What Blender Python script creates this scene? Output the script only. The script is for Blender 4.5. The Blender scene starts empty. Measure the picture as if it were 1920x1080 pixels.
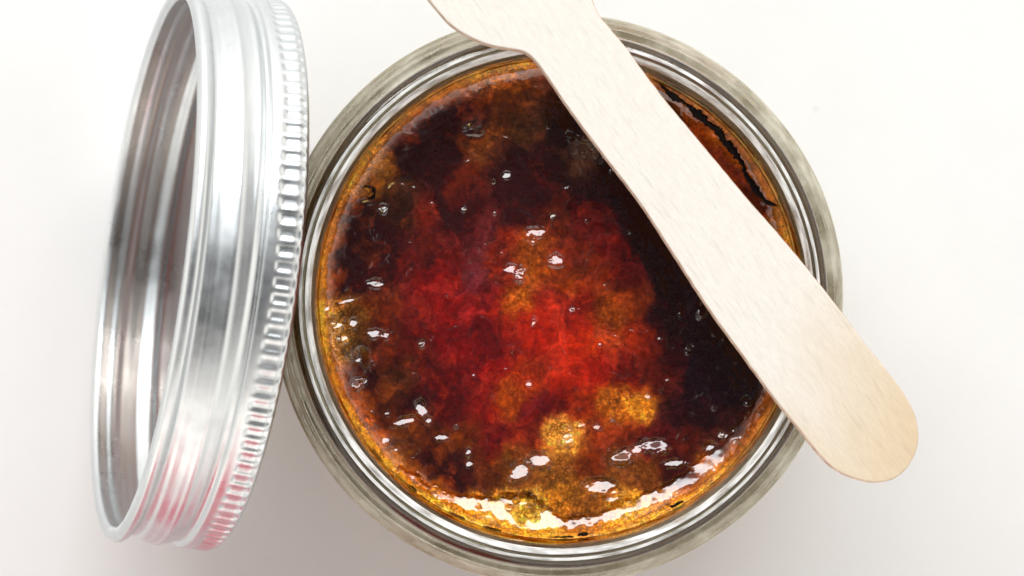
import bpy, math, random
import numpy as np
from mathutils import Vector, Matrix
PI = math.pi
sc = bpy.context.scene
random.seed(4)

# ------------------------------------------------------------------ camera
F_PX, CAM_H = 4670.0, 0.350           # focal length in pixels of the 1920 px frame, metres above the table
cam_d = bpy.data.cameras.new("camera")
cam = bpy.data.objects.new("camera", cam_d)
sc.collection.objects.link(cam)
cam.location = (0, 0, CAM_H)
cam_d.sensor_width = 36.0
cam_d.lens = F_PX / 1920.0 * 36.0
cam_d.clip_start, cam_d.clip_end = 0.005, 20.0
cam_d.dof.use_dof = True
cam_d.dof.focus_distance = CAM_H - 0.050
cam_d.dof.aperture_fstop = 22.0
sc.camera = cam

# ------------------------------------------------------------------ world: room light graded from bright horizon to near-black zenith
world = bpy.data.worlds.new("World")
sc.world = world
world.use_nodes = True
wn = world.node_tree
wn.nodes.clear()
wo = wn.nodes.new("ShaderNodeOutputWorld")
bg = wn.nodes.new("ShaderNodeBackground")
bg.inputs[1].default_value = 1.45
wc = wn.nodes.new("ShaderNodeTexCoord")
wx = wn.nodes.new("ShaderNodeSeparateXYZ")
wn.links.new(wc.outputs["Generated"], wx.inputs[0])
wr = wn.nodes.new("ShaderNodeValToRGB")               # shaped: bright warm horizon fills shade, dark zenith deepens reflections
wr.color_ramp.interpolation = 'EASE'
wr.color_ramp.elements[0].position = 0.08; wr.color_ramp.elements[0].color = (1.0, 0.955, 0.90, 1)
wr.color_ramp.elements[1].position = 0.985; wr.color_ramp.elements[1].color = (0.045, 0.045, 0.05, 1)
wn.links.new(wx.outputs[2], wr.inputs[0]); wn.links.new(wr.outputs[0], bg.inputs[0])
wn.links.new(bg.outputs[0], wo.inputs[0])

# ------------------------------------------------------------------ window light from the top of the picture
wl = bpy.data.lights.new("window_light", 'AREA')
wl.shape = 'RECTANGLE'
wl.size, wl.size_y = 1.00, 0.22
wl.energy = 6.4
wl.color = (0.965, 0.985, 1.0)
wlo = bpy.data.objects.new("window_light", wl)
sc.collection.objects.link(wlo)
wlo.location = (-0.06, 0.62, 0.62)
wlo.rotation_euler = (Vector((0.0, 0.0, 0.03)) - wlo.location).to_track_quat('-Z', 'Y').to_euler()

fl_ = bpy.data.lights.new("fill_light", 'AREA')     # added weak warm fill that lightens the shadows, no source seen
fl_.shape = 'RECTANGLE'
fl_.size, fl_.size_y = 1.2, 0.8
fl_.energy = 2.6
fl_.color = (1.0, 0.94, 0.86)
flo = bpy.data.objects.new("fill_light", fl_)
sc.collection.objects.link(flo)
flo.location = (-0.15, -0.95, 0.55)
flo.rotation_euler = (Vector((0.0, 0.0, 0.02)) - flo.location).to_track_quat('-Z', 'Y').to_euler()

sc.view_settings.view_transform = 'Standard'
sc.view_settings.look = 'None'
sc.view_settings.gamma = 1.0
sc.view_settings.exposure = 0.16
sc.render.engine = 'CYCLES'
sc.cycles.use_denoising = True
sc.cycles.max_bounces = 20
sc.cycles.transmission_bounces = 16
sc.cycles.glossy_bounces = 8
sc.cycles.diffuse_bounces = 5
sc.cycles.caustics_refractive = True
sc.cycles.caustics_reflective = True
sc.cycles.blur_glossy = 0.3
sc.cycles.sample_clamp_indirect = 6.0


# ------------------------------------------------------------------ helpers
def px(u, v, z):
    """point of the place at height z (metres) that the photograph shows at pixel u, v"""
    s = (CAM_H - z) / F_PX
    return ((u - 960.0) * s, -(v - 540.0) * s, z)


def link(o):
    sc.collection.objects.link(o)
    return o


def mesh_obj(name, verts, faces, mat=None, parent=None, smooth=True):
    me = bpy.data.meshes.new(name)
    v = np.asarray(verts, dtype=np.float32)
    if isinstance(faces, np.ndarray) and faces.ndim == 2:
        k = faces.shape[1]
        n = len(faces)
        me.vertices.add(len(v))
        me.vertices.foreach_set("co", v.ravel())
        me.loops.add(n * k)
        me.loops.foreach_set("vertex_index", faces.astype(np.int32).ravel())
        me.polygons.add(n)
        me.polygons.foreach_set("loop_start", np.arange(0, n * k, k, dtype=np.int32))
        me.polygons.foreach_set("loop_total", np.full(n, k, dtype=np.int32))
        me.update(calc_edges=True)
    else:
        me.from_pydata([tuple(map(float, p)) for p in v], [], [tuple(f) for f in faces])
    me.validate()
    me.polygons.foreach_set("use_smooth", [smooth] * len(me.polygons))
    if mat:
        me.materials.append(mat)
    o = link(bpy.data.objects.new(name, me))
    if parent:
        o.parent = parent
    return o


def tag(o, label=None, cat=None, group=None, kind=None):
    if label: o["label"] = label
    if cat: o["category"] = cat
    if group: o["group"] = group
    if kind: o["kind"] = kind
    return o


def smoothstep(a, b, x):
    t = np.clip((x - a) / (b - a), 0, 1)
    return t * t * (3 - 2 * t)


class VNoise:
    """smooth 2-D lattice noise for numpy arrays, range about -1..1"""
    def __init__(self, seed):
        self.t = np.random.default_rng(seed).uniform(-1, 1, (256, 256))

    def __call__(self, x, y):
        xi, yi = np.floor(x).astype(int), np.floor(y).astype(int)
        fx, fy = x - xi, y - yi
        fx = fx * fx * fx * (fx * (fx * 6 - 15) + 10)
        fy = fy * fy * fy * (fy * (fy * 6 - 15) + 10)
        t = self.t
        a, b = t[xi & 255, yi & 255], t[(xi + 1) & 255, yi & 255]
        c, d = t[xi & 255, (yi + 1) & 255], t[(xi + 1) & 255, (yi + 1) & 255]
        return (a * (1 - fx) + b * fx) * (1 - fy) + (c * (1 - fx) + d * fx) * fy

    def fbm(self, x, y, octaves=4, gain=0.55):
        s, amp, tot = 0, 1.0, 0
        for k in range(octaves):
            s = s + amp * self(x * 2 ** k + 17.3 * k, y * 2 ** k + 9.1 * k)
            tot += amp
            amp *= gain
        return s / tot


def srgb(c):
    c = np.asarray(c, dtype=float) / 255.0
    return np.where(c <= 0.04045, c / 12.92, ((c + 0.055) / 1.055) ** 2.4)


class Mat:
    """small wrapper for building node materials"""
    def __init__(self, name):
        self.m = bpy.data.materials.new(name)
        self.m.use_nodes = True
        self.nt = self.m.node_tree
        self.b = self.nt.nodes["Principled BSDF"]
        self.out = self.nt.nodes["Material Output"]

    def n(self, kind, **kw):
        nd = self.nt.nodes.new(kind)
        for k, v in kw.items():
            if k.startswith("i_"):
                key = k[2:]
                key = int(key) if key.isdigit() else key.replace("_", " ")
                nd.inputs[key].default_value = v
            else:
                setattr(nd, k, v)
        return nd

    def l(self, a, b):
        self.nt.links.new(a, b)

    def set(self, **kw):
        for k, v in kw.items():
            self.b.inputs[k.replace("_", " ")].default_value = v
        return self


# ------------------------------------------------------------------ materials
def ring_coords(M, co, k, radial=False):
    """seamless coordinates that change slowly round the local z axis and quickly across it"""
    fl = M.n("ShaderNodeVectorMath", operation='MULTIPLY'); fl.inputs[1].default_value = (1, 1, 0)
    M.l(co.outputs["Object"], fl.inputs[0])
    nm = M.n("ShaderNodeVectorMath", operation='NORMALIZE'); M.l(fl.outputs[0], nm.inputs[0])
    sc_ = M.n("ShaderNodeVectorMath", operation='SCALE'); sc_.inputs["Scale"].default_value = k
    M.l(nm.outputs[0], sc_.inputs[0])
    ln = M.n("ShaderNodeVectorMath", operation='LENGTH')
    sx = M.n("ShaderNodeSeparateXYZ"); M.l(co.outputs["Object"], sx.inputs[0])
    cb = M.n("ShaderNodeCombineXYZ")
    if radial:
        M.l(fl.outputs[0], ln.inputs[0]); M.l(ln.outputs["Value"], cb.inputs[2])
    else:
        M.l(sx.outputs[2], cb.inputs[2])
    ad = M.n("ShaderNodeVectorMath", operation='ADD')
    M.l(sc_.outputs[0], ad.inputs[0]); M.l(cb.outputs[0], ad.inputs[1])
    return ad.outputs[0]


def mat_table():
    M = Mat("white_tabletop")
    M.set(Base_Color=(0.90, 0.90, 0.89, 1), Roughness=0.42)
    M.b.inputs["Specular IOR Level"].default_value = 0.35
    co = M.n("ShaderNodeTexCoord")
    nz = M.n("ShaderNodeTexNoise", i_Scale=60.0, i_Detail=6.0, i_Roughness=0.6)
    M.l(co.outputs["Object"], nz.inputs["Vector"])
    rp = M.n("ShaderNodeMapRange", i_From_Min=0.25, i_From_Max=0.75, i_To_Min=0.965, i_To_Max=1.0)
    M.l(nz.outputs[0], rp.inputs[0])
    mx = M.n("ShaderNodeMix", data_type='RGBA', blend_type='MULTIPLY')
    mx.inputs[0].default_value = 1.0
    mx.inputs[6].default_value = (0.905, 0.905, 0.895, 1)
    M.l(rp.outputs[0], mx.inputs[7])
    # sparse faint specks of dust
    vo = M.n("ShaderNodeTexVoronoi", i_Scale=45.0, i_Randomness=1.0)
    M.l(co.outputs["Object"], vo.inputs["Vector"])
    sp = M.n("ShaderNodeMapRange", i_From_Min=0.012, i_From_Max=0.03, i_To_Min=0.86, i_To_Max=1.0)
    M.l(vo.outputs["Distance"], sp.inputs[0])
    m2 = M.n("ShaderNodeMix", data_type='RGBA', blend_type='MULTIPLY')
    m2.inputs[0].default_value = 1.0
    M.l(mx.outputs[2], m2.inputs[6]); M.l(sp.outputs[0], m2.inputs[7])
    M.l(m2.outputs[2], M.b.inputs["Base Color"])
    n2 = M.n("ShaderNodeTexNoise", i_Scale=900.0, i_Detail=4.0)
    M.l(co.outputs["Object"], n2.inputs["Vector"])
    bp = M.n("ShaderNodeBump", i_Strength=0.10, i_Distance=0.0004)
    M.l(n2.outputs[0], bp.inputs["Height"]); M.l(bp.outputs[0], M.b.inputs["Normal"])
    return M.m


def mat_glass():
    M = Mat("jar_glass")
    M.nt.nodes.remove(M.b)
    g = M.n("ShaderNodeBsdfGlass", i_IOR=1.50, i_Roughness=0.0)
    g.inputs["Color"].default_value = (0.985, 0.985, 0.965, 1)
    co = M.n("ShaderNodeTexCoord")
    nz = M.n("ShaderNodeTexNoise", i_Scale=220.0, i_Detail=3.0, i_Roughness=0.55)
    M.l(co.outputs["Object"], nz.inputs["Vector"])
    n2 = M.n("ShaderNodeTexNoise", i_Scale=1400.0, i_Detail=2.0)
    M.l(co.outputs["Object"], n2.inputs["Vector"])
    ad = M.n("ShaderNodeMath", operation='MULTIPLY_ADD'); ad.inputs[1].default_value = 0.12
    M.l(n2.outputs[0], ad.inputs[0]); M.l(nz.outputs[0], ad.inputs[2])
    bp = M.n("ShaderNodeBump", i_Strength=0.16, i_Distance=0.0005)
    M.l(ad.outputs[0], bp.inputs["Height"]); M.l(bp.outputs[0], g.inputs["Normal"])
    M.l(g.outputs[0], M.out.inputs["Surface"])
    va = M.n("ShaderNodeVolumeAbsorption")
    va.inputs["Color"].default_value = (0.78, 0.72, 0.52, 1)
    va.inputs["Density"].default_value = 7.0
    M.l(va.outputs[0], M.out.inputs["Volume"])
    return M.m


def mat_jam():
    M = Mat("caramelised_jam")
    at = M.n("ShaderNodeAttribute", attribute_name="jam_colour")
    gr = M.n("ShaderNodeAttribute", attribute_name="grain")
    co = M.n("ShaderNodeTexCoord")
    # little translucent grains packed in the amber parts
    wn_ = M.n("ShaderNodeTexNoise", i_Scale=900.0, i_Detail=2.0)
    M.l(co.outputs["Object"], wn_.inputs["Vector"])
    va = M.n("ShaderNodeVectorMath", operation='MULTIPLY_ADD')
    va.inputs[1].default_value = (0.0004, 0.0004, 0.0004)
    M.l(wn_.outputs["Color"], va.inputs[0]); M.l(co.outputs["Object"], va.inputs[2])
    vo = M.n("ShaderNodeTexVoronoi", i_Scale=3000.0, i_Randomness=1.0)
    M.l(va.outputs[0], vo.inputs["Vector"])
    vr = M.n("ShaderNodeMapRange", i_From_Min=0.05, i_From_Max=0.65, i_To_Min=1.6, i_To_Max=0.58)
    M.l(vo.outputs["Distance"], vr.inputs[0])
    v2 = M.n("ShaderNodeTexVoronoi", i_Scale=1500.0, i_Randomness=1.0)
    M.l(va.outputs[0], v2.inputs["Vector"])
    pw = M.n("ShaderNodeMapRange", i_From_Min=0.0, i_From_Max=1.0, i_To_Min=0.65, i_To_Max=1.45)
    sx = M.n("ShaderNodeSeparateColor")
    M.l(v2.outputs["Color"], sx.inputs[0]); M.l(sx.outputs[0], pw.inputs[0])
    mul = M.n("ShaderNodeMath", operation='MULTIPLY')
    M.l(vr.outputs[0], mul.inputs[0]); M.l(pw.outputs[0], mul.inputs[1])
    mg = M.n("ShaderNodeMix", data_type='FLOAT')
    mg.inputs[2].default_value = 1.0
    M.l(gr.outputs["Fac"], mg.inputs[0]); M.l(mul.outputs[0], mg.inputs[3])
    # fine mottling everywhere
    fz = M.n("ShaderNodeTexNoise", i_Scale=1600.0, i_Detail=5.0, i_Roughness=0.65)
    M.l(co.outputs["Object"], fz.inputs["Vector"])
    fr = M.n("ShaderNodeMapRange", i_From_Min=0.3, i_From_Max=0.7, i_To_Min=0.72, i_To_Max=1.3)
    M.l(fz.outputs[0], fr.inputs[0])
    m3 = M.n("ShaderNodeMath", operation='MULTIPLY')
    M.l(mg.outputs[0], m3.inputs[0]); M.l(fr.outputs[0], m3.inputs[1])
    vm = M.n("ShaderNodeVectorMath", operation='SCALE')
    M.l(at.outputs["Color"], vm.inputs[0]); M.l(m3.outputs[0], vm.inputs["Scale"])
    M.l(vm.outputs[0], M.b.inputs["Base Color"])
    M.set(Roughness=0.09, IOR=1.7)
    M.b.inputs["Specular IOR Level"].default_value = 0.5
    M.b.inputs["Coat Weight"].default_value = 0.0
    M.b.inputs["Coat Roughness"].default_value = 0.03
    bz = M.n("ShaderNodeTexNoise", i_Scale=420.0, i_Detail=3.0, i_Roughness=0.5)
    M.l(co.outputs["Object"], bz.inputs["Vector"])
    bp = M.n("ShaderNodeBump", i_Strength=0.035, i_Distance=0.0006)
    M.l(bz.outputs[0], bp.inputs["Height"])
    M.l(bp.outputs[0], M.b.inputs["Normal"])
    return M.m


def mat_simple_gloss(name, col, rough=0.1, coat=0.5, trans=0.0):
    M = Mat(name)
    co = M.n("ShaderNodeTexCoord")
    nz = M.n("ShaderNodeTexNoise", i_Scale=1500.0, i_Detail=4.0)
    M.l(co.outputs["Object"], nz.inputs["Vector"])
    cr = M.n("ShaderNodeMix", data_type='RGBA')
    cr.inputs[6].default_value = (*[c * 0.6 for c in col], 1)
    cr.inputs[7].default_value = (*[min(1, c * 1.4) for c in col], 1)
    M.l(nz.outputs[0], cr.inputs[0]); M.l(cr.outputs[2], M.b.inputs["Base Color"])
    M.set(Roughness=rough)
    M.b.inputs["Coat Weight"].default_value = coat
    M.b.inputs["Coat Roughness"].default_value = 0.03
    M.b.inputs["Transmission Weight"].default_value = trans
    return M.m


def mat_metal(name="brushed_aluminium", base=(0.66, 0.69, 0.70), rough=0.31, aniso=0.75):
    """axis of turning is the object's local z"""
    M = Mat(name)
    M.set(Metallic=1.0, Roughness=rough, Anisotropic=aniso)
    co = M.n("ShaderNodeTexCoord")
    tg = M.n("ShaderNodeTangent", direction_type='RADIAL', axis='Z')
    M.l(tg.outputs[0], M.b.inputs["Tangent"])
    # cylindrical coordinates: radius, long angle, axial -> lines run round the ring
    ln = M.n("ShaderNodeTexNoise", i_Scale=2600.0, i_Detail=5.0, i_Roughness=0.7)
    M.l(ring_coords(M, co, 0.0022), ln.inputs["Vector"])
    dn = M.n("ShaderNodeTexNoise", i_Scale=160.0, i_Detail=4.0, i_Roughness=0.6)
    M.l(co.outputs["Object"], dn.inputs["Vector"])
    rr = M.n("ShaderNodeMapRange", i_From_Min=0.3, i_From_Max=0.7, i_To_Min=rough * 0.75, i_To_Max=rough * 1.35)
    M.l(dn.outputs[0], rr.inputs[0]); M.l(rr.outputs[0], M.b.inputs["Roughness"])
    cm = M.n("ShaderNodeMix", data_type='RGBA')
    cm.inputs[6].default_value = (*[c * 0.90 for c in base], 1)
    cm.inputs[7].default_value = (*[min(1, c * 1.06) for c in base], 1)
    M.l(ln.outputs[0], cm.inputs[0]); M.l(cm.outputs[2], M.b.inputs["Base Color"])
    bp = M.n("ShaderNodeBump", i_Strength=0.05, i_Distance=0.00012)
    M.l(ln.outputs[0], bp.inputs["Height"])
    b2 = M.n("ShaderNodeBump", i_Strength=0.06, i_Distance=0.0008)
    M.l(dn.outputs[0], b2.inputs["Height"]); M.l(bp.outputs[0], b2.inputs["Normal"])
    M.l(b2.outputs[0], M.b.inputs["Normal"])
    return M.m


def mat_wood():
    """local x runs along the grain"""
    M = Mat("pale_birch_wood")
    co = M.n("ShaderNodeTexCoord")
    def noise(scale, vec, detail=4.0, rough=0.6):
        mp = M.n("ShaderNodeMapping"); mp.inputs["Scale"].default_value = vec
        M.l(co.outputs["Object"], mp.inputs[0])
        nz = M.n("ShaderNodeTexNoise", i_Scale=scale, i_Detail=detail, i_Roughness=rough)
        M.l(mp.outputs[0], nz.inputs["Vector"])
        return nz.outputs[0]
    fine = noise(3400.0, (0.22, 1, 1), 5.0, 0.8)
    pore = noise(2600.0, (0.10, 1, 1), 2.0, 0.5)
    broad = noise(70.0, (0.35, 1, 1), 3.0, 0.5)
    cr = M.n("ShaderNodeValToRGB")
    cr.color_ramp.elements[0].position = 0.36; cr.color_ramp.elements[0].color = (0.80, 0.75, 0.675, 1)
    cr.color_ramp.elements[1].position = 0.66; cr.color_ramp.elements[1].color = (0.88, 0.845, 0.785, 1)
    M.l(fine, cr.inputs[0])
    # tan heartwood towards the rounded handle end
    sx = M.n("ShaderNodeSeparateXYZ"); M.l(co.outputs["Object"], sx.inputs[0])
    ad = M.n("ShaderNodeMath", operation='MULTIPLY_ADD'); ad.inputs[1].default_value = 0.040; ad.inputs[2].default_value = -0.020
    M.l(broad, ad.inputs[0])
    sm = M.n("ShaderNodeMath", operation='ADD'); M.l(sx.outputs[0], sm.inputs[0]); M.l(ad.outputs[0], sm.inputs[1])
    mr = M.n("ShaderNodeMapRange", i_From_Min=0.004, i_From_Max=0.030, i_To_Min=0.0, i_To_Max=1.0)
    M.l(sm.outputs[0], mr.inputs[0])
    m1 = M.n("ShaderNodeMix", data_type='RGBA', blend_type='MULTIPLY')
    M.l(mr.outputs[0], m1.inputs[0]); M.l(cr.outputs[0], m1.inputs[6]); m1.inputs[7].default_value = (0.87, 0.70, 0.47, 1)
    pr = M.n("ShaderNodeMapRange", i_From_Min=0.30, i_From_Max=0.42, i_To_Min=0.93, i_To_Max=1.0)
    M.l(pore, pr.inputs[0])
    m2 = M.n("ShaderNodeMix", data_type='RGBA', blend_type='MULTIPLY'); m2.inputs[0].default_value = 1.0
    M.l(m1.outputs[2], m2.inputs[6]); M.l(pr.outputs[0], m2.inputs[7])
    M.l(m2.outputs[2], M.b.inputs["Base Color"])
    M.set(Roughness=0.62)
    M.b.inputs["Specular IOR Level"].default_value = 0.3
    bp = M.n("ShaderNodeBump", i_Strength=0.30, i_Distance=0.00012)
    M.l(fine, bp.inputs["Height"]); M.l(bp.outputs[0], M.b.inputs["Normal"])
    return M.m


# ------------------------------------------------------------------ the table
tb = 0.9
table = mesh_obj("table_surface", [(-tb, -tb, 0), (tb, -tb, 0), (tb, tb, 0), (-tb, tb, 0)], [(0, 1, 2, 3)], mat_table(), smooth=False)
tag(table, "white matt table surface under the jar and the lid", kind="structure")

# ------------------------------------------------------------------ the glass jar
JX, JY = 0.0056, -0.0014
LIP_Z = 0.057


def revolve(profile, nseg, closed=False, rfun=None):
    pr = np.asarray(profile, float)
    m = len(pr)
    th = np.linspace(0, 2 * PI, nseg, endpoint=False)
    R = np.repeat(pr[None, :, 0], nseg, 0)
    Z = np.repeat(pr[None, :, 1], nseg, 0)
    T = np.repeat(th[:, None], m, 1)
    if rfun is not None:
        R, Z = rfun(R, Z, T)
    V = np.stack([R * np.cos(T), R * np.sin(T), Z], -1).reshape(-1, 3)
    i = np.arange(nseg)[:, None]; j = np.arange(m if closed else m - 1)[None, :]
    i2 = (i + 1) % nseg; j2 = (j + 1) % m
    Fc = np.stack([i * m + j, i2 * m + j, i2 * m + j2, i * m + j2], -1).reshape(-1, 4)
    return V, Fc


def resample(pts, step):
    """Catmull-Rom through the points, resampled at about the given step"""
    P = np.asarray(pts, float)
    out = []
    for k in range(len(P) - 1):
        p0, p1, p2, p3 = P[max(k - 1, 0)], P[k], P[k + 1], P[min(k + 2, len(P) - 1)]
        n = max(1, int(np.linalg.norm(p2 - p1) / step))
        d1, d2 = (p2 - p0) * 0.5, (p3 - p1) * 0.5
        L = np.linalg.norm(p2 - p1)
        d1 = d1 / (np.linalg.norm(d1) + 1e-12) * L; d2 = d2 / (np.linalg.norm(d2) + 1e-12) * L
        for t in np.linspace(0, 1, n, endpoint=False):
            h = (2 * t**3 - 3 * t**2 + 1, t**3 - 2 * t**2 + t, -2 * t**3 + 3 * t**2, t**3 - t**2)
            out.append(h[0] * p1 + h[1] * d1 + h[2] * p2 + h[3] * d2)
    out.append(P[-1])
    return np.array(out)


outer = [(0.01, 1.6), (12, 1.5), (24, 1.3), (27.0, 0.5), (29, 0.0), (31.6, 0.4), (33.2, 2.0), (34.0, 5), (34.5, 12),
         (35.0, 22), (35.4, 32), (35.65, 37.5), (35.7, 39.2), (35.45, 40.3), (35.0, 40.75), (34.6, 40.95), (34.45, 41.2), (34.2, 41.3), (33.2, 41.5), (32.7, 41.75), (32.5, 42.1), (32.2, 42.5), (31.9, 43.6), (31.75, 45), (31.7, 48), (31.7, 51),
         (31.7, 53.6), (31.75, 55.0), (31.5, 56.3), (30.7, 57.0), (29.6, 56.9), (29.05, 56.2), (28.9, 55.0),
         (28.85, 51), (28.9, 46), (29.2, 42.5), (30.0, 39), (30.6, 35), (30.8, 28), (30.8, 12), (30.2, 8), (28, 6), (23, 5.2), (12, 5.0), (0.01, 5.0)]
jar_prof = resample(outer, 0.30) / 1000.0


def jar_thread(R, Z, T):
    r_mm, z = R * 1000, Z * 1000
    outside = (r_mm > 31.0)
    w = np.zeros_like(R)
    for k in (0, 1):
        zc = 46.2 + 3.4 * (T / (2 * PI)) + 3.4 * k
        fade = smoothstep(0.0, 0.25, T) if k == 0 else (1 - smoothstep(2 * PI * 0.55, 2 * PI * 0.62, T))
        w = w + np.exp(-((z - zc) / 0.62) ** 2) * fade
    bead = np.exp(-((z - 43.9) / 0.6) ** 2) * 0.35
    R = R + outside * (w * 0.40 + bead) / 1000.0
    # hand-feel waviness of moulded glass
    R = R + outside * (0.00006 * np.sin(3 * T + 1) + 0.00004 * np.sin(7 * T + Z * 300))
    return R, Z


V, Fc = revolve(jar_prof, 288, rfun=jar_thread)
jar = mesh_obj("glass_jar", V, Fc, mat_glass())
jar.location = (JX, JY, 0)
Mr = Mat("rim_glint_glass")  # white diffuse rings paint in the bright light refracted by the lip
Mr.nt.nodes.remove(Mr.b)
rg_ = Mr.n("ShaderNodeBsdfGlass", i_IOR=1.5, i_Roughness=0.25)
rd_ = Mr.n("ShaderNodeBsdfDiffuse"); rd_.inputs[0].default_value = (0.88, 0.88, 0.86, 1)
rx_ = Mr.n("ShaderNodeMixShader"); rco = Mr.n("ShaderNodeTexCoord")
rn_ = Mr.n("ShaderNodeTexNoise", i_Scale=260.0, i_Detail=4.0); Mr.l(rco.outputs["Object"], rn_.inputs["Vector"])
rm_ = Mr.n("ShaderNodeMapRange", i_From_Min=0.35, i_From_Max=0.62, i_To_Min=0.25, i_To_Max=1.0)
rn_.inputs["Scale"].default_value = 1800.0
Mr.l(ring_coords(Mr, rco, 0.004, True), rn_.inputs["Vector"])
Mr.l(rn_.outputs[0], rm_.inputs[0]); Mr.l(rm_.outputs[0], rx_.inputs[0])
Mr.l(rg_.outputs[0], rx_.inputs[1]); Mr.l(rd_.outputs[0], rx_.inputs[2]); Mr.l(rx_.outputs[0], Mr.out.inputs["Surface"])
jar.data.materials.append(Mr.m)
# moulded outer wall mixed with a streaky olive diffuse layer, and the jam-smeared inside of the neck
Mo = Mat("olive_outer_glass"); Mo.nt.nodes.remove(Mo.b)
og = Mo.n("ShaderNodeBsdfGlass", i_IOR=1.5, i_Roughness=0.04); og.inputs["Color"].default_value = (0.985, 0.985, 0.965, 1)
od = Mo.n("ShaderNodeBsdfDiffuse"); oco = Mo.n("ShaderNodeTexCoord")
on_ = Mo.n("ShaderNodeTexNoise", i_Scale=900.0, i_Detail=4.0, i_Roughness=0.6); Mo.l(ring_coords(Mo, oco, 0.006), on_.inputs["Vector"])
ocr = Mo.n("ShaderNodeValToRGB")
ocr.color_ramp.elements[0].position = 0.38; ocr.color_ramp.elements[0].color = (0.56, 0.50, 0.34, 1)
ocr.color_ramp.elements[1].position = 0.66; ocr.color_ramp.elements[1].color = (0.86, 0.83, 0.68, 1)
Mo.l(on_.outputs[0], ocr.inputs[0]); Mo.l(ocr.outputs[0], od.inputs[0])
omr = Mo.n("ShaderNodeMapRange", i_From_Min=0.3, i_From_Max=0.7, i_To_Min=0.30, i_To_Max=0.58); Mo.l(on_.outputs[0], omr.inputs[0])
omx = Mo.n("ShaderNodeMixShader"); Mo.l(omr.outputs[0], omx.inputs[0]); Mo.l(og.outputs[0], omx.inputs[1]); Mo.l(od.outputs[0], omx.inputs[2])
Mo.l(omx.outputs[0], Mo.out.inputs["Surface"])
jar.data.materials.append(Mo.m)
Ms = Mat("jam_smeared_glass"); Ms.nt.nodes.remove(Ms.b)
sg = Ms.n("ShaderNodeBsdfGlass", i_IOR=1.5, i_Roughness=0.03)
sco = Ms.n("ShaderNodeTexCoord"); sn = Ms.n("ShaderNodeTexNoise", i_Scale=260.0, i_Detail=5.0, i_Roughness=0.6); Ms.l(sco.outputs["Object"], sn.inputs["Vector"])
scr = Ms.n("ShaderNodeValToRGB")
scr.color_ramp.elements[0].position = 0.38; scr.color_ramp.elements[0].color = (0.40, 0.16, 0.03, 1)
scr.color_ramp.elements[1].position = 0.60; scr.color_ramp.elements[1].color = (0.98, 0.78, 0.28, 1)
Ms.l(sn.outputs[0], scr.inputs[0]); Ms.l(scr.outputs[0], sg.inputs["Color"]); Ms.l(sg.outputs[0], Ms.out.inputs["Surface"])
jar.data.materials.append(Ms.m)
for p in jar.data.polygons:
    rad_ = math.hypot(p.center.x, p.center.y)
    if rad_ > 0.0312 and 0.004 < p.center.z < 0.0556:
        p.material_index = 2
    if rad_ < 0.0291 and 0.0472 < p.center.z < 0.0536 + 0.0012 * math.sin(3 * math.atan2(p.center.y, p.center.x) + 1) + 0.0006 * math.sin(11 * math.atan2(p.center.y, p.center.x)):
        p.material_index = 3
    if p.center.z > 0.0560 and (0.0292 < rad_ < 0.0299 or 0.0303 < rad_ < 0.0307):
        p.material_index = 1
tag(jar, "round clear glass jam jar standing open with its thread and thick rim showing", "jar")

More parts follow.
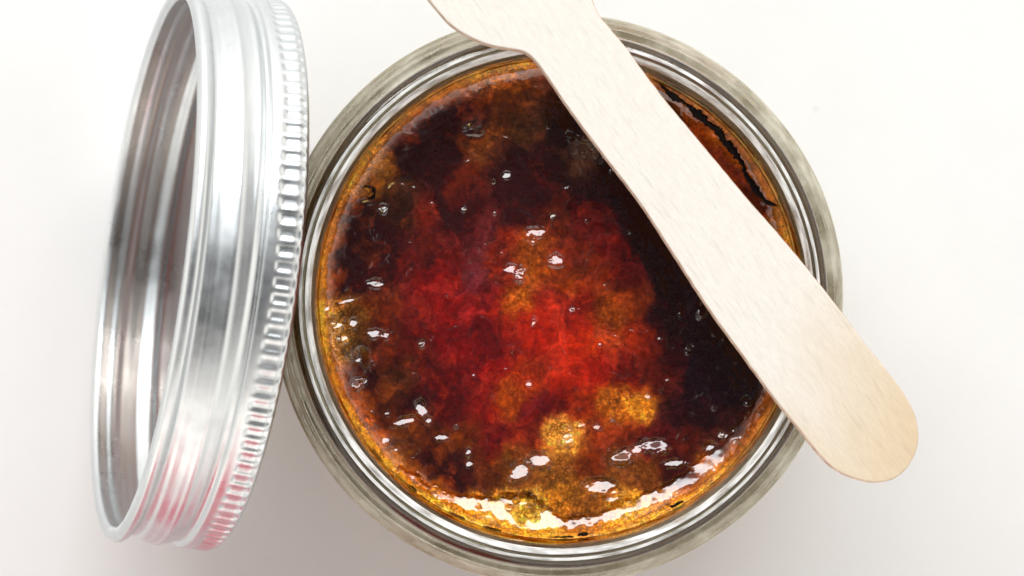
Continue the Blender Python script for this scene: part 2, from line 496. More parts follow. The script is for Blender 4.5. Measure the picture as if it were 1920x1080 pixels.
# ------------------------------------------------------------------ the jam
JAM_Z = 0.0475
JC = (JX, JY)
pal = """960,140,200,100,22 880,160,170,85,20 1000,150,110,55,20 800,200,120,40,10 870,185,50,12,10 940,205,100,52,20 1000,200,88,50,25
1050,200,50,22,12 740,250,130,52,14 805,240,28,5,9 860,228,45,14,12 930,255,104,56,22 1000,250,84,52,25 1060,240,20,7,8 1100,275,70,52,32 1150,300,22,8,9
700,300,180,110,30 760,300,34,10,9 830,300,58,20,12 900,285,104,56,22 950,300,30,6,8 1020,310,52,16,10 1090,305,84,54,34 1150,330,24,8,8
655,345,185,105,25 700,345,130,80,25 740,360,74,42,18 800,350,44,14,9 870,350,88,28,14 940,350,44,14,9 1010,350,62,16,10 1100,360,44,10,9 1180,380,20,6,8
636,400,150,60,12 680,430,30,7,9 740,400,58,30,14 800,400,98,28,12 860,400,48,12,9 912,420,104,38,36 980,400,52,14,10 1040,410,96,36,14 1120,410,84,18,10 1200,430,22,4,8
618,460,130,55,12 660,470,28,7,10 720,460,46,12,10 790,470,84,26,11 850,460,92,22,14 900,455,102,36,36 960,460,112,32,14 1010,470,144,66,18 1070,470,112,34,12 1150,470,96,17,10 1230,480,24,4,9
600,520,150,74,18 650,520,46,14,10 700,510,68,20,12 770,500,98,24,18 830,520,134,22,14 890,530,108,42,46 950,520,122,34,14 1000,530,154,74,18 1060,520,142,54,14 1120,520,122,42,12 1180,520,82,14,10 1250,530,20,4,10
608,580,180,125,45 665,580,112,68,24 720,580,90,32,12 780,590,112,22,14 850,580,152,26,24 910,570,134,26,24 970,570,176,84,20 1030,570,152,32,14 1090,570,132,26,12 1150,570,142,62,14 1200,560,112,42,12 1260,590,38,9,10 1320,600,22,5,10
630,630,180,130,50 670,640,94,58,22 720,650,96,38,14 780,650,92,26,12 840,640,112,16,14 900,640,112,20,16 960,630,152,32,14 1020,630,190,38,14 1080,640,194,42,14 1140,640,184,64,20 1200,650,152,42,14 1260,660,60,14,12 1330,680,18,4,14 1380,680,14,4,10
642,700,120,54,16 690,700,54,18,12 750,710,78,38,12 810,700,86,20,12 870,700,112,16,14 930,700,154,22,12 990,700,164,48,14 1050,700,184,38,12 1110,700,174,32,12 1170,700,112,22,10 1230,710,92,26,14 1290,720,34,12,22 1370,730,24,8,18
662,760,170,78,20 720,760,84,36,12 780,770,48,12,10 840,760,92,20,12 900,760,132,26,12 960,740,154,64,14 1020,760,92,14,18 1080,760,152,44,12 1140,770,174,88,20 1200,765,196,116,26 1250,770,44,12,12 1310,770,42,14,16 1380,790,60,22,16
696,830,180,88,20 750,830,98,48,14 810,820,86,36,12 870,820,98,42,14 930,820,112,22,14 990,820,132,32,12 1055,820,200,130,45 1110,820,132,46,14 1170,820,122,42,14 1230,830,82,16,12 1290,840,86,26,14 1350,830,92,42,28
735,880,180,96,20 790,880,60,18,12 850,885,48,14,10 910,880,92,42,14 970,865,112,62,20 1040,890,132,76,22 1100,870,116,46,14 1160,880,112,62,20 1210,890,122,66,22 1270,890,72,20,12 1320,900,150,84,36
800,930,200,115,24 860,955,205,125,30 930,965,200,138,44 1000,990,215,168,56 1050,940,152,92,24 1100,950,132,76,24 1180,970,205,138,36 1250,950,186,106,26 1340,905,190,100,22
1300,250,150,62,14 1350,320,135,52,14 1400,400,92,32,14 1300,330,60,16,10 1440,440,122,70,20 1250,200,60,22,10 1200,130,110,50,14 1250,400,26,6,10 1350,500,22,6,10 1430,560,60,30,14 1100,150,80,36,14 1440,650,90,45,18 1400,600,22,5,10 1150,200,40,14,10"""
pts = np.array([[float(t) for t in w.split(",")] for w in pal.split()])  # dark points beside the spoon carry its painted shade
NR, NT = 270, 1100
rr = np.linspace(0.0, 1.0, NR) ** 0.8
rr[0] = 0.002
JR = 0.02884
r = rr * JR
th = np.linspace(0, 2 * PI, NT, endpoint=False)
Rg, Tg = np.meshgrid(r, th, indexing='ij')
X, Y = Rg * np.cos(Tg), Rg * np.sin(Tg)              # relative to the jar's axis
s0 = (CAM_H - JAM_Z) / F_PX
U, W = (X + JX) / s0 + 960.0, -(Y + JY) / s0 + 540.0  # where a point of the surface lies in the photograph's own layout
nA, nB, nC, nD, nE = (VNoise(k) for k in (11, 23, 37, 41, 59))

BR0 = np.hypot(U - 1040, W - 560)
# --- jam colour patch by patch, spoon's shade and mauve sheen painted in
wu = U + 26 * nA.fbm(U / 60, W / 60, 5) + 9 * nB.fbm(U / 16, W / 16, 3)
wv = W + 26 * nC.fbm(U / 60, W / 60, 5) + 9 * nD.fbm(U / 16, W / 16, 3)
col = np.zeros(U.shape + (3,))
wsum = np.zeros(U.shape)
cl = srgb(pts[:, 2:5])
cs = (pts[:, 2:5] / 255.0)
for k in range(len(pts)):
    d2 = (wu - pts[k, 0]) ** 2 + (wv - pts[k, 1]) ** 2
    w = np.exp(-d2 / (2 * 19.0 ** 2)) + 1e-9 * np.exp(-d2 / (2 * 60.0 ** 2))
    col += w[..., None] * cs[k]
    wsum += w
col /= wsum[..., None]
pd = np.array([[0.0]])
# amber seep: extra grains of gold noise where the jam is already brownish
amber = np.clip((col[..., 1] - 0.12) / 0.3, 0, 1)
speck = smoothstep(0.10, 0.5, nE.fbm(U / 7, W / 7, 3)) * amber
foam = smoothstep(0.08, 0.40, nA.fbm(U / 52 + 8, W / 52, 5, 0.6)) * smoothstep(230, 400, BR0) * (U < 1150)
col = col + foam[..., None] * np.array([0.22, 0.12, 0.02])
col = col + speck[..., None] * np.array([0.22, 0.17, 0.05])
# darker streaks and clots
clot = smoothstep(0.10, 0.5, nB.fbm(U / 34 + 5, W / 34, 5, 0.6))
col = col * (1 - 0.16 * clot[..., None] * (1 - 0.5 * amber[..., None]))
fl = smoothstep(0.22, 0.5, nC.fbm(U / 28, W / 28 + 9, 4, 0.6)) * (col[..., 0] > 0.25)
col = col + fl[..., None] * np.array([0.10, 0.03, 0.0])
# the thin film against the glass is golden
rn = rr[:, None] + 0.012 * nA.fbm(Tg * 6, Tg * 0 + 3, 4) + 0.006 * nD.fbm(Tg * 30, Rg / JR * 20, 3)
topside = 0.5 + 0.5 * np.sin(Tg)
def lerp(c, new, m):
    return c * (1 - m[..., None]) + np.array(new) / 255.0 * m[..., None]
col = lerp(col, (228, 138, 30), smoothstep(0.0, 0.05, rn - 0.928 - 0.045 * nB.fbm(Tg * 5, Tg * 0 + 1, 4)) * (0.62 + 0.3 * nE.fbm(U / 18, W / 18, 4)))
col = lerp(col, (120, 62, 12), smoothstep(0.966, 0.976, rn) * (0.35 + 0.4 * nC.fbm(Tg * 20, Rg * 900, 2)).clip(0, 1))
col = lerp(col, (240, 160, 36), smoothstep(0.972, 0.992, rn) * 0.9)
isl = nE.fbm(wu / 42, wv / 42, 6, 0.58)
edge_i = 0.85 * smoothstep(0.14, 0.175, isl) * (1 - 0.8 * np.clip(amber * 1.5, 0, 1))
edge_j = smoothstep(0.10, 0.13, nA.fbm(wu / 30 + 7, wv / 30, 6, 0.6)) * (1 - amber)
col = col + edge_i[..., None] * np.array([0.075, 0.045, 0.05]) * (0.4 + 1.6 * col[..., :1])  # paler mauve islands paint surface sheen into the colour
col = col * (1 - 0.14 * edge_j[..., None])
col = col * (1 + 0.30 * nD.fbm(wu / 13 + 2, wv / 13, 4, 0.6))[..., None]
redness = np.clip((col[..., 0] - 0.35) / 0.35, 0, 1)
col = col * (1.0 - 0.08 * redness[..., None]) + (redness * (1 - amber))[..., None] * np.array([0.03, 0.008, -0.012])
keep = (1 - 0.85 * np.clip(amber * 1.3, 0, 1))[..., None]
col = col * (1 + keep * np.array([-0.01, -0.12, -0.04]))
col = col * (1 + 0.22 * amber[..., None])
col = np.clip(np.maximum(col, np.array([0.13, 0.042, 0.042]) * (1 + 0.55 * (1 - smoothstep(950, 1150, U)))[..., None]), 0.012, 0.95)
lin = np.where(col <= 0.04045, col / 12.92, ((col + 0.055) / 1.055) ** 2.4)
grain = np.clip((amber + 0.25 * smoothstep(0.90, 0.94, rr[:, None])) * 1.15 * (0.45 + 0.8 * smoothstep(-0.3, 0.4, nA.fbm(U / 40, W / 40 + 4, 3))), 0, 1)

# --- relief
mm = 1e-3
Hh = 0.32 * nA.fbm(U / 95, W / 95, 2) + 0.09 * nD.fbm(U / 48, W / 48, 2) + 0.07 * nB.fbm(U / 30, W / 30, 2) + 0.006 * nC.fbm(U / 9, W / 9, 2)
Hh = Hh + 0.16 * np.abs(nC.fbm(wu / 46 + 4, wv / 46, 4, 0.5)) - 0.10 * np.abs(nE.fbm(wu / 27, wv / 27 + 6, 3, 0.5))
Hh = Hh + grain * 0.012 * nE(U / 4.5, W / 4.5) * (1 - smoothstep(0.9, 0.94, rr[:, None]))
Hh = Hh + 1.7 * np.exp(-(1 - rr[:, None]) * JR / mm / 0.95) + 0.5 * np.exp(-(1 - rr[:, None]) * JR / mm / 2.6)
PXM = s0 / mm                                       # millimetres per photo pixel on the surface
rag = 0.035 * nB.fbm(U / 11 + 3, W / 11, 3)
jag = 0.42 * nD.fbm(U / 10, W / 10, 3) + 0.13 * nE.fbm(U / 4, W / 4, 2)


def facet(u, v, a, b, ang=0.0, slope=0.44):
    """a wet little slope that leans towards the window: semi-axes a, b in photo pixels"""
    global Hh
    ca, sa = math.cos(ang), math.sin(ang)
    du, dv = U - u, W - v
    p, q = du * ca + dv * sa, -du * sa + dv * ca
    d = np.sqrt((p / a) ** 2 + (q / b) ** 2) + jag * min(1.0, 14.0 / max(a, 8))
    m = 1 - smoothstep(0.72, 1.55, d)
    x, y = (u - 960) * s0, -(v - 540) * s0
    vw = Vector((-x, -y, CAM_H - JAM_Z)).normalized()
    lw = (wlo.location - Vector((x, y, JAM_Z))).normalized()
    h = vw + lw
    gx, gy = -h.x / h.z, -h.y / h.z
    near = np.exp(-(du ** 2 + dv ** 2) / (2 * 6.0 ** 2))
    hc = float((Hh * near).sum() / near.sum())
    plane = hc + (gx * du - gy * dv) * PXM
    Hh = Hh * (1 - m) + (plane + 0.30 * (Hh - hc) + rag) * m


def bump(u, v, s, h, crater=False):
    global Hh
    d2 = ((U - u) ** 2 + (W - v) ** 2) / (s * s)
    Hh = Hh + h * np.exp(-d2 / 2)


spots = [(878, 247, 9, 4, .1), (900, 246, 5, 6, .4), (950, 330, 8, 5, 0), (690, 378, 12, 4, .1), (718, 392, 7, 6, .5), (1037, 405, 4, 5, 0),
         (1003, 438, 16, 8, -.1), (1000, 450, 5, 5, 0), (1042, 488, 13, 8, .1), (966, 506, 19, 7, .1), (974, 514, 7, 10, 0), (705, 533, 14, 6, .05),
         (704, 626, 13, 7, .05), (722, 630, 8, 6, .1), (662, 607, 6, 7, .3), (678, 676, 19, 5, .1), (668, 664, 5, 3, -.5), (674, 718, 13, 7, -.3),
         (1073, 580, 4, 4, 0), (1001, 603, 4, 6, .2), (791, 645, 5, 5, .4), (757, 791, 19, 6, -.25), (790, 768, 8, 13, -.6), (803, 788, 5, 5, .3),
         (831, 820, 11, 5, .05), (878, 848, 4, 5, 0), (880, 870, 5, 5, 0), (771, 890, 17, 7, .3), (745, 878, 7, 5, 0), (1083, 262, 17, 5, .25),
         (1105, 272, 17, 4, .35), (1068, 255, 7, 7, 0), (1290, 652, 9, 3, -.4), (1287, 660, 5, 3, .2), (1319, 577, 6, 13, .4), (992, 720, 4, 4, 0),
         (1010, 864, 19, 11, -.1), (975, 884, 17, 12, -.5), (1172, 853, 15, 8, -.3), (1196, 842, 14, 7, -.5), (1220, 834, 16, 8, -.1), (1165, 858, 16, 9, -.2), (1235, 836, 13, 12, -.4),
         (1131, 914, 27, 12, .1), (1150, 930, 9, 11, .5), (1262, 869, 16, 5, -.1), (1355, 816, 9, 5, .3), (1337, 845, 12, 9, .5),
         (1064, 820, 8, 12, .2), (1090, 797, 6, 4, .1), (1119, 800, 8, 4, .1), (1213, 742, 5, 4, 0), (870, 392, 3, 4, 0), (628, 610, 11, 7, .3),
         (640, 635, 9, 6, 0), (613, 580, 6, 5, 0), (650, 565, 15, 4, -.3), (727, 775, 6, 4, .3), (1400, 750, 6, 6, 0)]
for (u, v, a, b, an) in spots:
    facet(u, v, a * 1.1 + 1.0, b * 1.1 + 1.0, an)
# the wide wet rim band at the bottom: a chain of slopes along the wall
bc_u, bc_v = 1040.0, 560.0
BR, BA = np.hypot(U - bc_u, W - bc_v), np.degrees(np.arctan2(W - bc_v, U - bc_u))   # 0 = right, 90 = bottom of the picture
# angle, mid radius, half width of the wet band in photo pixels
bt = np.array([(22, 425, 0), (27, 428, 6), (31, 427, 9), (36, 424, 11), (41, 420, 3), (43, 424, 14), (49, 420, 15), (55, 418, 14), (61, 417, 14), (67, 416, 15), (72, 417, 14), (77, 419, 12),
               (83, 424, 9), (87, 424, 9), (90, 417, 17), (93, 409, 28), (96, 404, 36), (100, 402, 38), (104, 402, 30), (107, 406, 18), (112, 414, 13), (117, 421, 10), (121, 425, 10), (126, 428, 7), (130, 430, 5), (133, 430, -1)])
rc = np.interp(BA, bt[:, 0], bt[:, 1]); hw = np.interp(BA, bt[:, 0], bt[:, 2], left=-30, right=-30)
dd = np.abs(BR - rc) - hw * 0.86 + 9.5 * nC.fbm(U / 17, W / 17, 4, 0.6) + 3 * nD.fbm(U / 5, W / 5, 2)
mb = 1 - smoothstep(-2.5, 5.0, dd)
base_b = 0.10
Hh = Hh * (1 - mb) + (base_b + 0.49 * (BR - 418) * PXM + 0.06 * nA.fbm(U / 30, W / 30, 2)) * mb
# bubble cluster hole inside the wet band and dark pits
for (u, v, s_, h_) in [(985, 945, 16, .9), (1000, 962, 8, -.7), (1095, 285, 16, .35), (885, 240, 12, .4),
                       (670, 690, 14, -.6), (675, 665, 11, -.5)]:
    bump(u, v, s_, h_)
rs = np.random.default_rng(7)
for k in range(70):                                  # small blisters all over
    a, q = rs.uniform(0, 2 * PI), math.sqrt(rs.uniform(0, 0.9))
    u, v = 1042 + 445 * q * math.cos(a), 560 + 445 * q * math.sin(a)
    s_ = rs.uniform(1.6, 3.4)
    bump(u, v, s_, s_ * PXM * rs.uniform(0.45, 0.95))
Zs = JAM_Z + Hh * mm
Zs = Zs - (Zs[0].mean() - Zs[0]) * 0

# --- body under the surface, down the inside of the glass
inner = np.array([(28.84, 46.6), (28.86, 46), (29.15, 42.5), (29.95, 39), (30.55, 35), (30.75, 28), (30.75, 12), (30.1, 8), (28, 6.15), (23, 5.35), (12, 5.15), (0.01, 5.15)])
body = resample(inner, 1.2)[1:]
nb = len(body)
vt = np.concatenate([np.stack([X, Y, Zs], -1).reshape(-1, 3),
                     np.stack([(body[:, 0:1] * mm - 0.00004) * np.cos(th)[None], (body[:, 0:1] * mm - 0.00004) * np.sin(th)[None],
                               np.repeat(body[:, 1:2] * mm, NT, 1)], -1).reshape(-1, 3)])
NN = NR + nb
i = np.arange(NN - 1)[:, None]; j = np.arange(NT)[None]; j2 = (j + 1) % NT
Fj = np.stack([i * NT + j, (i + 1) * NT + j, (i + 1) * NT + j2, i * NT + j2], -1).reshape(-1, 4)
jam = mesh_obj("jam", vt, Fj, mat_jam())
jam.location = (JX, JY, 0)
tag(jam, "glossy dark red and amber jam with wet highlights filling the glass jar", "jam")
cb = np.zeros((NN * NT, 4), np.float32); cb[:, 3] = 1
cb[:NR * NT, :3] = lin.reshape(-1, 3)
side_n = (0.5 + 0.5 * nA.fbm(np.repeat(th[None] * 8, nb, 0), np.repeat(body[:, 1:2] / 4, NT, 1), 4))[..., None]
cb[NR * NT:, :3] = (srgb((232, 160, 70)) * side_n + srgb((176, 112, 52)) * (1 - side_n)).reshape(-1, 3)
ca = jam.data.color_attributes.new("jam_colour", 'FLOAT_COLOR', 'POINT')
ca.data.foreach_set("color", cb.ravel())
ga = jam.data.attributes.new("grain", 'FLOAT', 'POINT')
gv = np.zeros(NN * NT, np.float32); gv[:NR * NT] = grain.ravel()
ga.data.foreach_set("value", gv)


def surf_h(u, v):
    """height of the jam at a place of the photograph's layout"""
    x, y = (u - 960) * s0 - JX, -(v - 540) * s0 - JY
    q = min(math.hypot(x, y) / JR, 1.0)
    a = math.atan2(y, x) % (2 * PI)
    ir = int(np.abs(rr - q).argmin()); it = int(round(a / (2 * PI) * NT)) % NT
    return x, y, float(Zs[ir, it])


# air bubbles sitting in the skin of the jam: parts of the jam
M = Mat("bubble_film")
M.set(Base_Color=(1.0, 0.93, 0.82, 1), Roughness=0.02, IOR=1.35)
M.b.inputs["Transmission Weight"].default_value = 1.0
bub_mat = M.m


def ico(rad, squash=1.0, sub=2):
    import bmesh
    bm = bmesh.new()
    bmesh.ops.create_icosphere(bm, subdivisions=sub, radius=rad)
    for v in bm.verts:
        v.co.z *= squash
    me = bpy.data.meshes.new("bubble")
    bm.to_mesh(me); bm.free()
    me.polygons.foreach_set("use_smooth", [True] * len(me.polygons))
    return me


bub_me = ico(1.0, 0.85, 3); bub_me.materials.append(bub_mat)
bubs = [(1001, 605, 7), (1074, 579, 5), (1036, 405, 7), (871, 393, 4), (1213, 743, 7), (1119, 800, 8), (1088, 797, 6), (1239, 733, 6), (1345, 690, 4),
        (991, 957, 15), (968, 938, 10), (1012, 938, 8), (955, 952, 8), (1022, 952, 7), (978, 925, 7), (1000, 928, 6), (1095, 290, 10), (1115, 292, 9), (1078, 284, 7),
        (1128, 300, 8), (905, 245, 6), (625, 605, 9), (640, 618, 7), (618, 588, 7), (634, 636, 9), (646, 598, 6), (628, 650, 7), (612, 568, 6),
        (675, 803, 5), (742, 880, 9), (1352, 815, 9), (789, 644, 6), (838, 556, 4), (930, 520, 4), (1107, 455, 4), (960, 660, 4), (1031, 690, 4),
        (925, 340, 6), (768, 452, 4), (880, 490, 4), (1062, 818, 9), (1048, 830, 6), (1141, 842, 5), (715, 620, 6), (660, 667, 8), (672, 660, 5)]
for (u, v, s_) in bubs:
    x, y, z = surf_h(u, v)
    b = link(bpy.data.objects.new("air_bubble", bub_me))
    b.parent = jam
    rad = s_ * s0 * 0.9
    b.scale = (rad, rad, rad)
    b.location = (x, y, z + rad * 0.15)

# burnt flecks and the dark crack against the glass
burnt = mat_simple_gloss("burnt_sugar", (0.006, 0.003, 0.003), 0.5, 0.0)
burnt.node_tree.nodes["Principled BSDF"].inputs["Specular IOR Level"].default_value = 0.12


def crust(name, pathuv, width, thick, seed, z_up=0.0):
    """a ragged burnt strip lying on the jam along a line of places"""
    P = resample([(a, b, 0) for a, b in pathuv], 1.8)[:, :2]
    rg = np.random.default_rng(seed)
    n = len(P)
    T = np.gradient(P, axis=0); T /= np.linalg.norm(T, axis=1)[:, None] + 1e-9
    N = np.stack([-T[:, 1], T[:, 0]], 1)
    env = np.sin(np.linspace(0.08, PI - 0.08, n)) ** 0.5
    def rough_():
        w5 = np.convolve(rg.normal(0, 1, n + 40), np.ones(13) / 4.5, 'same')[20:-20]
        return w5 + 0.45 * np.convolve(rg.normal(0, 1, n + 6), np.ones(3) / 2, 'same')[3:-3]
    wob, wob2 = rough_(), rough_()
    wa = width * env * (1 + 0.55 * wob); wb = width * env * (1 + 0.55 * wob2)
    verts, faces = [], []
    ring = 6
    for k in range(n):
        for (c, hgt) in ((-1, -0.3), (-0.6, 0.7), (0.0, 1.0), (0.6, 0.7), (1, -0.3), (0, -0.8)):
            side = wa[k] if c < 0 else wb[k]
            q = P[k] + N[k] * c * max(side, 0.3)
            x, y, _ = surf_h(*P[k])
            x, y = (q[0] - 960) * s0 - JX, -(q[1] - 540) * s0 - JY
            rr_ = math.hypot(x, y)
            if rr_ > JR - 0.0002:
                x, y = x * (JR - 0.0002) / rr_, y * (JR - 0.0002) / rr_
            _, _, z = surf_h(*q)
            verts.append((x, y, z + z_up + hgt * thick * (0.7 + 0.5 * rg.random())))
    for k in range(n - 1):
        for a in range(ring):
            b = (a + 1) % ring
            faces.append((k * ring + a, k * ring + b, (k + 1) * ring + b, (k + 1) * ring + a))
    faces.append(tuple(range(ring - 1, -1, -1))); faces.append(tuple((n - 1) * ring + a for a in range(ring)))
    return mesh_obj(name, verts, faces, burnt, jam)


ck = crust("burnt_crust", [(1225, 150), (1262, 182), (1300, 208), (1338, 242), (1368, 278), (1392, 312), (1408, 345), (1430, 374), (1456, 388)], 6.0, 0.0002, 3)
ck["label"] = "black burnt crack along the right-hand edge of the jam"
for k, (path, w_) in enumerate([([(683, 350), (700, 352), (703, 368), (690, 372)], 6), ([(688, 848), (694, 862), (706, 876)], 4.5),
                                ([(735, 895), (752, 905), (768, 915), (780, 922)], 5), ([(850, 966), (858, 971), (870, 974)], 5.5),
                                ([(845, 962), (858, 966)], 3), ([(1255, 948), (1268, 942), (1280, 938)], 4.5), ([(1082, 1000), (1095, 999), (1102, 998)], 4),
                                ([(1030, 1004), (1050, 1004), (1075, 1003)], 2.0), ([(906, 985), (925, 990), (940, 993)], 2.0)]):
    crust("burnt_fleck", path, w_, 0.0002, 20 + k)

# ------------------------------------------------------------------ the metal screw lid leaning on the jar
LID_C = Vector((-0.04665, 0.00329, 0.03712))
TH, PH = math.radians(16.9), math.radians(-7.4)
ax = Vector((math.cos(TH) * math.cos(PH), math.cos(TH) * math.sin(PH), -math.sin(TH)))   # from the open end to the closed end
hx = Vector((-ax.y, ax.x, 0)).normalized()
hy = ax.cross(hx)
lid = link(bpy.data.objects.new("screw_lid", None))
lid.empty_display_size = 0.01
lid.matrix_world = Matrix.Translation(LID_C) @ Matrix((hx, hy, ax)).transposed().to_4x4()
tag(lid, "silver metal screw lid with knurled edge, standing on edge and leaning against the jar", "lid")

NK = 118                                             # ribs of the knurling
NS = NK * 10
prof_o = [(33.05, 1.3), (33.0, 0.6), (33.5, -0.05), (34.25, 0.0), (34.78, 0.55), (34.75, 1.3), (34.3, 1.85), (33.85, 2.1), (33.72, 2.9), (33.8, 3.6),
          (34.15, 4.3), (34.45, 5.2), (34.5, 6.6), (34.35, 7.8), (34.0, 8.5), (34.1, 9.0), (34.6, 9.5), (34.72, 10.2), (34.72, 11.0),
          (34.75, 11.6), (34.85, 12.4), (34.85, 13.1), (34.6, 13.8), (34.0, 14.25), (33.0, 14.35), (31.5, 14.3), (28.5, 14.2), (27.0, 14.2)]
prof_i = [(27.0, 13.85), (31.5, 13.9), (33.4, 13.7), (34.1, 13.0), (34.3, 12.0), (34.3, 10.0), (34.1, 9.4), (33.65, 8.9), (33.6, 8.4), (33.9, 7.7),
          (34.1, 6.6), (34.05, 5.2), (33.7, 4.4), (33.4, 3.6), (33.3, 2.9), (33.4, 2.0)]
po, pi_ = resample(prof_o, 0.16), resample(prof_i, 0.2)
no = len(po)
prof = np.concatenate([po, pi_])
SQ = 0.92                                            # the band is 13.2 mm deep
prof_r = prof.copy()


def lid_shape(R, Z, T):
    z, rmm = Z * 1000, R * 1000
    wall = (rmm > 33.2)
    t = T / (2 * PI)
    ridge = 0
    for k in (-1, 0, 1):
        zc = 5.1 + 2.6 * (t + k)
        msk = smoothstep(2.6, 3.4, zc + 0 * z) * (1 - smoothstep(8.0, 9.0, zc + 0 * z))
        ridge = ridge + np.exp(-((z - zc) / 0.55) ** 2) * msk
    R = R + wall * ridge * smoothstep(2.2, 3.0, z) * (1 - smoothstep(8.6, 9.2, z)) * 0.00022
    # knurling: pressed-in flutes round the closed edge
    ph = (T * NK / (2 * PI)) % 1.0
    flute = smoothstep(0.10, 0.36, ph) * (1 - smoothstep(0.66, 0.90, ph))
    irr = 1 + 0.18 * np.sin(T * 13) * np.sin(T * 31 + 1)
    zone = smoothstep(10.5 + 0.3 * np.sin(T * 9), 11.3, z) * (1 - smoothstep(13.4, 13.8, z)) * (np.arange(R.shape[1])[None, :] < no)
    R = R - zone * flute * 0.00020 * irr
    # a used lid is never quite round
    R = R + 0.00006 * np.sin(2 * T + 0.6) + 0.00003 * np.sin(5 * T)
    return R, Z


V, Fc = revolve(prof_r / 1000.0, NS, closed=True, rfun=lid_shape)
V[:, :2] *= 1.008
V[:, 2] *= SQ
Fc = Fc[:, ::-1].copy()
metal = mat_metal()
mesh_obj("screw_band", V, Fc, metal, lid)
disc = [(0.01, 13.75), (20, 13.75), (22, 13.5), (26, 13.5), (28, 13.75), (31.8, 13.8), (31.8, 13.45), (28, 13.35), (26, 13.1), (22, 13.1), (20, 13.35), (0.01, 13.35)]
V, Fc = revolve(np.array(disc) / 1000.0, 180)
V[:, 2] *= SQ
mesh_obj("sealing_disc", V, Fc, mat_metal("bronze_lacquered_tin", (0.52, 0.45, 0.40), 0.28, 0.2), lid)
V, Fc = revolve(np.array([(28.2, 13.3), (31.7, 13.35), (31.9, 12.8), (31.5, 12.5), (29.0, 12.5), (28.2, 12.8)]) / 1000.0, 180, closed=True)
V[:, 2] *= SQ
mesh_obj("rubber_seal", V, Fc, mat_simple_gloss("red_seal", (0.30, 0.05, 0.03), 0.4, 0.1), lid)

# ------------------------------------------------------------------ the flat wooden spoon across the rim
SZ = 0.0571 + 0.0013
out_px = [(800, 0), (818, 22), (840, 46), (862, 62), (884, 74), (915, 86), (950, 93), (978, 98), (994, 108), (1008, 124), (1030, 155), (1060, 200), (1130, 294), (1200, 386),
          (1265, 486), (1330, 586), (1390, 668), (1450, 750), (1492, 802), (1530, 850), (1550, 871), (1574, 888), (1600, 899), (1632, 906), (1662, 904),
          (1688, 892), (1708, 868), (1720, 838), (1722, 810), (1717, 780), (1703, 750), (1680, 716), (1650, 678), (1618, 638), (1570, 574), (1520, 510), (1460, 438), (1400, 370), (1325, 280),
          (1250, 190), (1210, 138), (1172, 86), (1145, 54), (1124, 28), (1112, 2), (1106, -30), (1108, -80), (1106, -150), (1084, -225), (1035, -295), (965, -340), (888, -350), (820, -325),
          (770, -275), (745, -205), (745, -130), (762, -65), (780, -28)]
P2 = resample([(a, b, 0) for a, b in out_px] + [(800, 0, 0)], 5.0)[:-1, :2]
ctr = np.array([1340, 590.0])
dirv = np.array([0.585, 0.811])
ss = (CAM_H - SZ) / F_PX
wdir = math.atan2(-dirv[1], dirv[0])
spoon_o = Vector(px(ctr[0], ctr[1], SZ - 0.0013))
ca_, sa_ = math.cos(-wdir), math.sin(-wdir)
loc = []
for (u, v) in P2:
    x, y = (u - ctr[0]) * ss, -(v - ctr[1]) * ss
    loc.append((x * ca_ - y * sa_, x * sa_ + y * ca_))
loc = np.array(loc)
rg = np.random.default_rng(9)
loc += np.convolve(rg.normal(0, 1, len(loc)), np.ones(3) / 3, 'same')[:, None] * 0.00002
nrm = np.gradient(loc, axis=0); nrm = np.stack([nrm[:, 1], -nrm[:, 0]], 1); nrm /= np.linalg.norm(nrm, axis=1)[:, None]
area = 0.5 * np.sum(loc[:, 0] * np.roll(loc[:, 1], -1) - np.roll(loc[:, 0], -1) * loc[:, 1])
if area < 0: nrm = -nrm
n = len(loc)
lay = [(0.00012, 0.0), (0.0, 0.00010), (0.00008, 0.00080), (0.00020, 0.00122), (0.00030, 0.0013)]
vs = []
for (ins, z) in lay:
    q = loc - nrm * ins
    vs += [(a, b, z) for a, b in q]
fs = []
for k in range(len(lay) - 1):
    for a in range(n):
        b = (a + 1) % n
        f = (k * n + a, k * n + b, (k + 1) * n + b, (k + 1) * n + a)
        fs.append(f if area > 0 else f[::-1])
top = tuple(range((len(lay) - 1) * n, len(lay) * n)); bot = tuple(range(n - 1, -1, -1))
fs.append(top if area > 0 else top[::-1]); fs.append(bot if area > 0 else bot[::-1])
spoon = mesh_obj("wooden_spoon", vs, fs, mat_wood(), smooth=False)
spoon.location = spoon_o
Me = Mat("cut_birch_edge")
Me.set(Roughness=0.7)
ce = Me.n("ShaderNodeTexCoord"); ne = Me.n("ShaderNodeTexNoise", i_Scale=900.0, i_Detail=3.0)
Me.l(ce.outputs["Object"], ne.inputs["Vector"])
re_ = Me.n("ShaderNodeValToRGB")
re_.color_ramp.elements[0].position = 0.3; re_.color_ramp.elements[0].color = (0.50, 0.33, 0.25, 1)
re_.color_ramp.elements[1].position = 0.7; re_.color_ramp.elements[1].color = (0.74, 0.60, 0.48, 1)
Me.l(ne.outputs[0], re_.inputs[0]); Me.l(re_.outputs[0], Me.b.inputs["Base Color"])
spoon.data.materials.append(Me.m)
for p in spoon.data.polygons:
    if len(p.vertices) == 4 and p.index < 3 * n:
        p.material_index = 1
spoon.rotation_euler = (0, 0, wdir)
tag(spoon, "flat pale disposable wooden spoon lying across the rim of the open jar", "spoon")

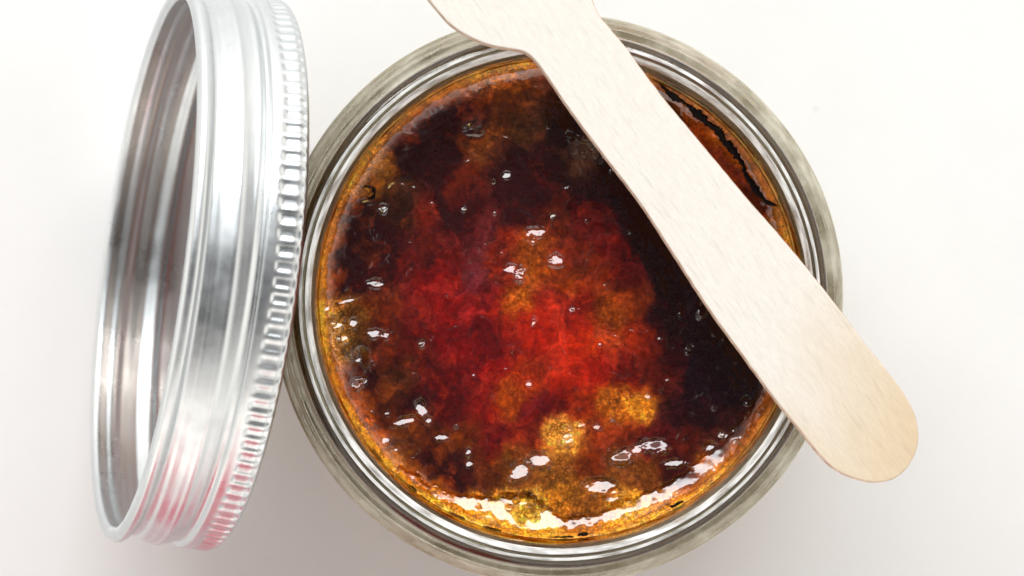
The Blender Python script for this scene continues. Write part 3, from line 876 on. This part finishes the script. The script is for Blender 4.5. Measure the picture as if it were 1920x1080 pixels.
# ------------------------------------------------------------------ added outside the frame to be mirrored in the metal and the wet jam
def rounded_slab(name, w, h, t, rad, mat, parent=None):
    vs_, n_ = [], 8
    ring_ = []
    for (cx, cy, a0) in ((w / 2 - rad, h / 2 - rad, 0), (-w / 2 + rad, h / 2 - rad, PI / 2), (-w / 2 + rad, -h / 2 + rad, PI), (w / 2 - rad, -h / 2 + rad, 1.5 * PI)):
        for q in range(n_ + 1):
            a = a0 + q / n_ * PI / 2
            ring_.append((cx + rad * math.cos(a), cy + rad * math.sin(a)))
    m_ = len(ring_)
    for (k_, z_) in ((0.97, 0), (1, t * 0.2), (1, t * 0.8), (0.97, t)):
        vs_ += [(a * k_, b * k_, z_) for a, b in ring_]
    fs_ = [tuple(range(m_ - 1, -1, -1)), tuple(range(3 * m_, 4 * m_))]
    for k_ in range(3):
        fs_ += [(k_ * m_ + a, k_ * m_ + (a + 1) % m_, (k_ + 1) * m_ + (a + 1) % m_, (k_ + 1) * m_ + a) for a in range(m_)]
    return mesh_obj(name, vs_, fs_, mat, parent, smooth=False)


phone = link(bpy.data.objects.new("phone", None))
tag(phone, "unseen dark blue phone added above the jar for dark reflections in lid and jam", "phone")
rounded_slab("phone_body", 0.150, 0.074, 0.008, 0.010, mat_simple_gloss("dark_blue_case", (0.012, 0.018, 0.03), 0.35, 0.1), phone)
rounded_slab("camera_bump", 0.030, 0.030, 0.002, 0.006, mat_simple_gloss("black_lens_housing", (0.006, 0.006, 0.008), 0.2, 0.2), phone).location = (0.0, 0.0, -0.002)
phone.location = (0.0, 0.0, CAM_H + 0.004)

# an added, unseen rose-coloured napkin that gives the lid its pink reflection
gx_, gy_ = np.meshgrid(np.linspace(-1, 1, 90), np.linspace(-1, 1, 70), indexing='ij')
nz_ = VNoise(77)
hz = 0.016 + 0.100 * (0.5 + 0.5 * nz_.fbm(gx_ * 1.7 + 3, gy_ * 1.7, 3)) * (1 - smoothstep(0.55, 1.0, np.maximum(np.abs(gx_), np.abs(gy_))))
hz = hz * (1 - 0.9 * smoothstep(0.8, 1.0, np.maximum(np.abs(gx_), np.abs(gy_))))
NV = np.stack([gx_ * 0.036, gy_ * 0.032, hz], -1).reshape(-1, 3)
a_ = np.arange(89)[:, None]; b_ = np.arange(69)[None]
NF = np.stack([a_ * 70 + b_, (a_ + 1) * 70 + b_, (a_ + 1) * 70 + b_ + 1, a_ * 70 + b_ + 1], -1).reshape(-1, 4)
reflector = mesh_obj("pink_reflector", NV, NF, mat_simple_gloss("rose_reflector", (0.62, 0.11, 0.16), 0.9, 0.0))
reflector.location = (-0.050, -0.138, 0.0005)
tag(reflector, "unseen crumpled rose napkin on the table below the lid, mirrored in its metal", "reflector")
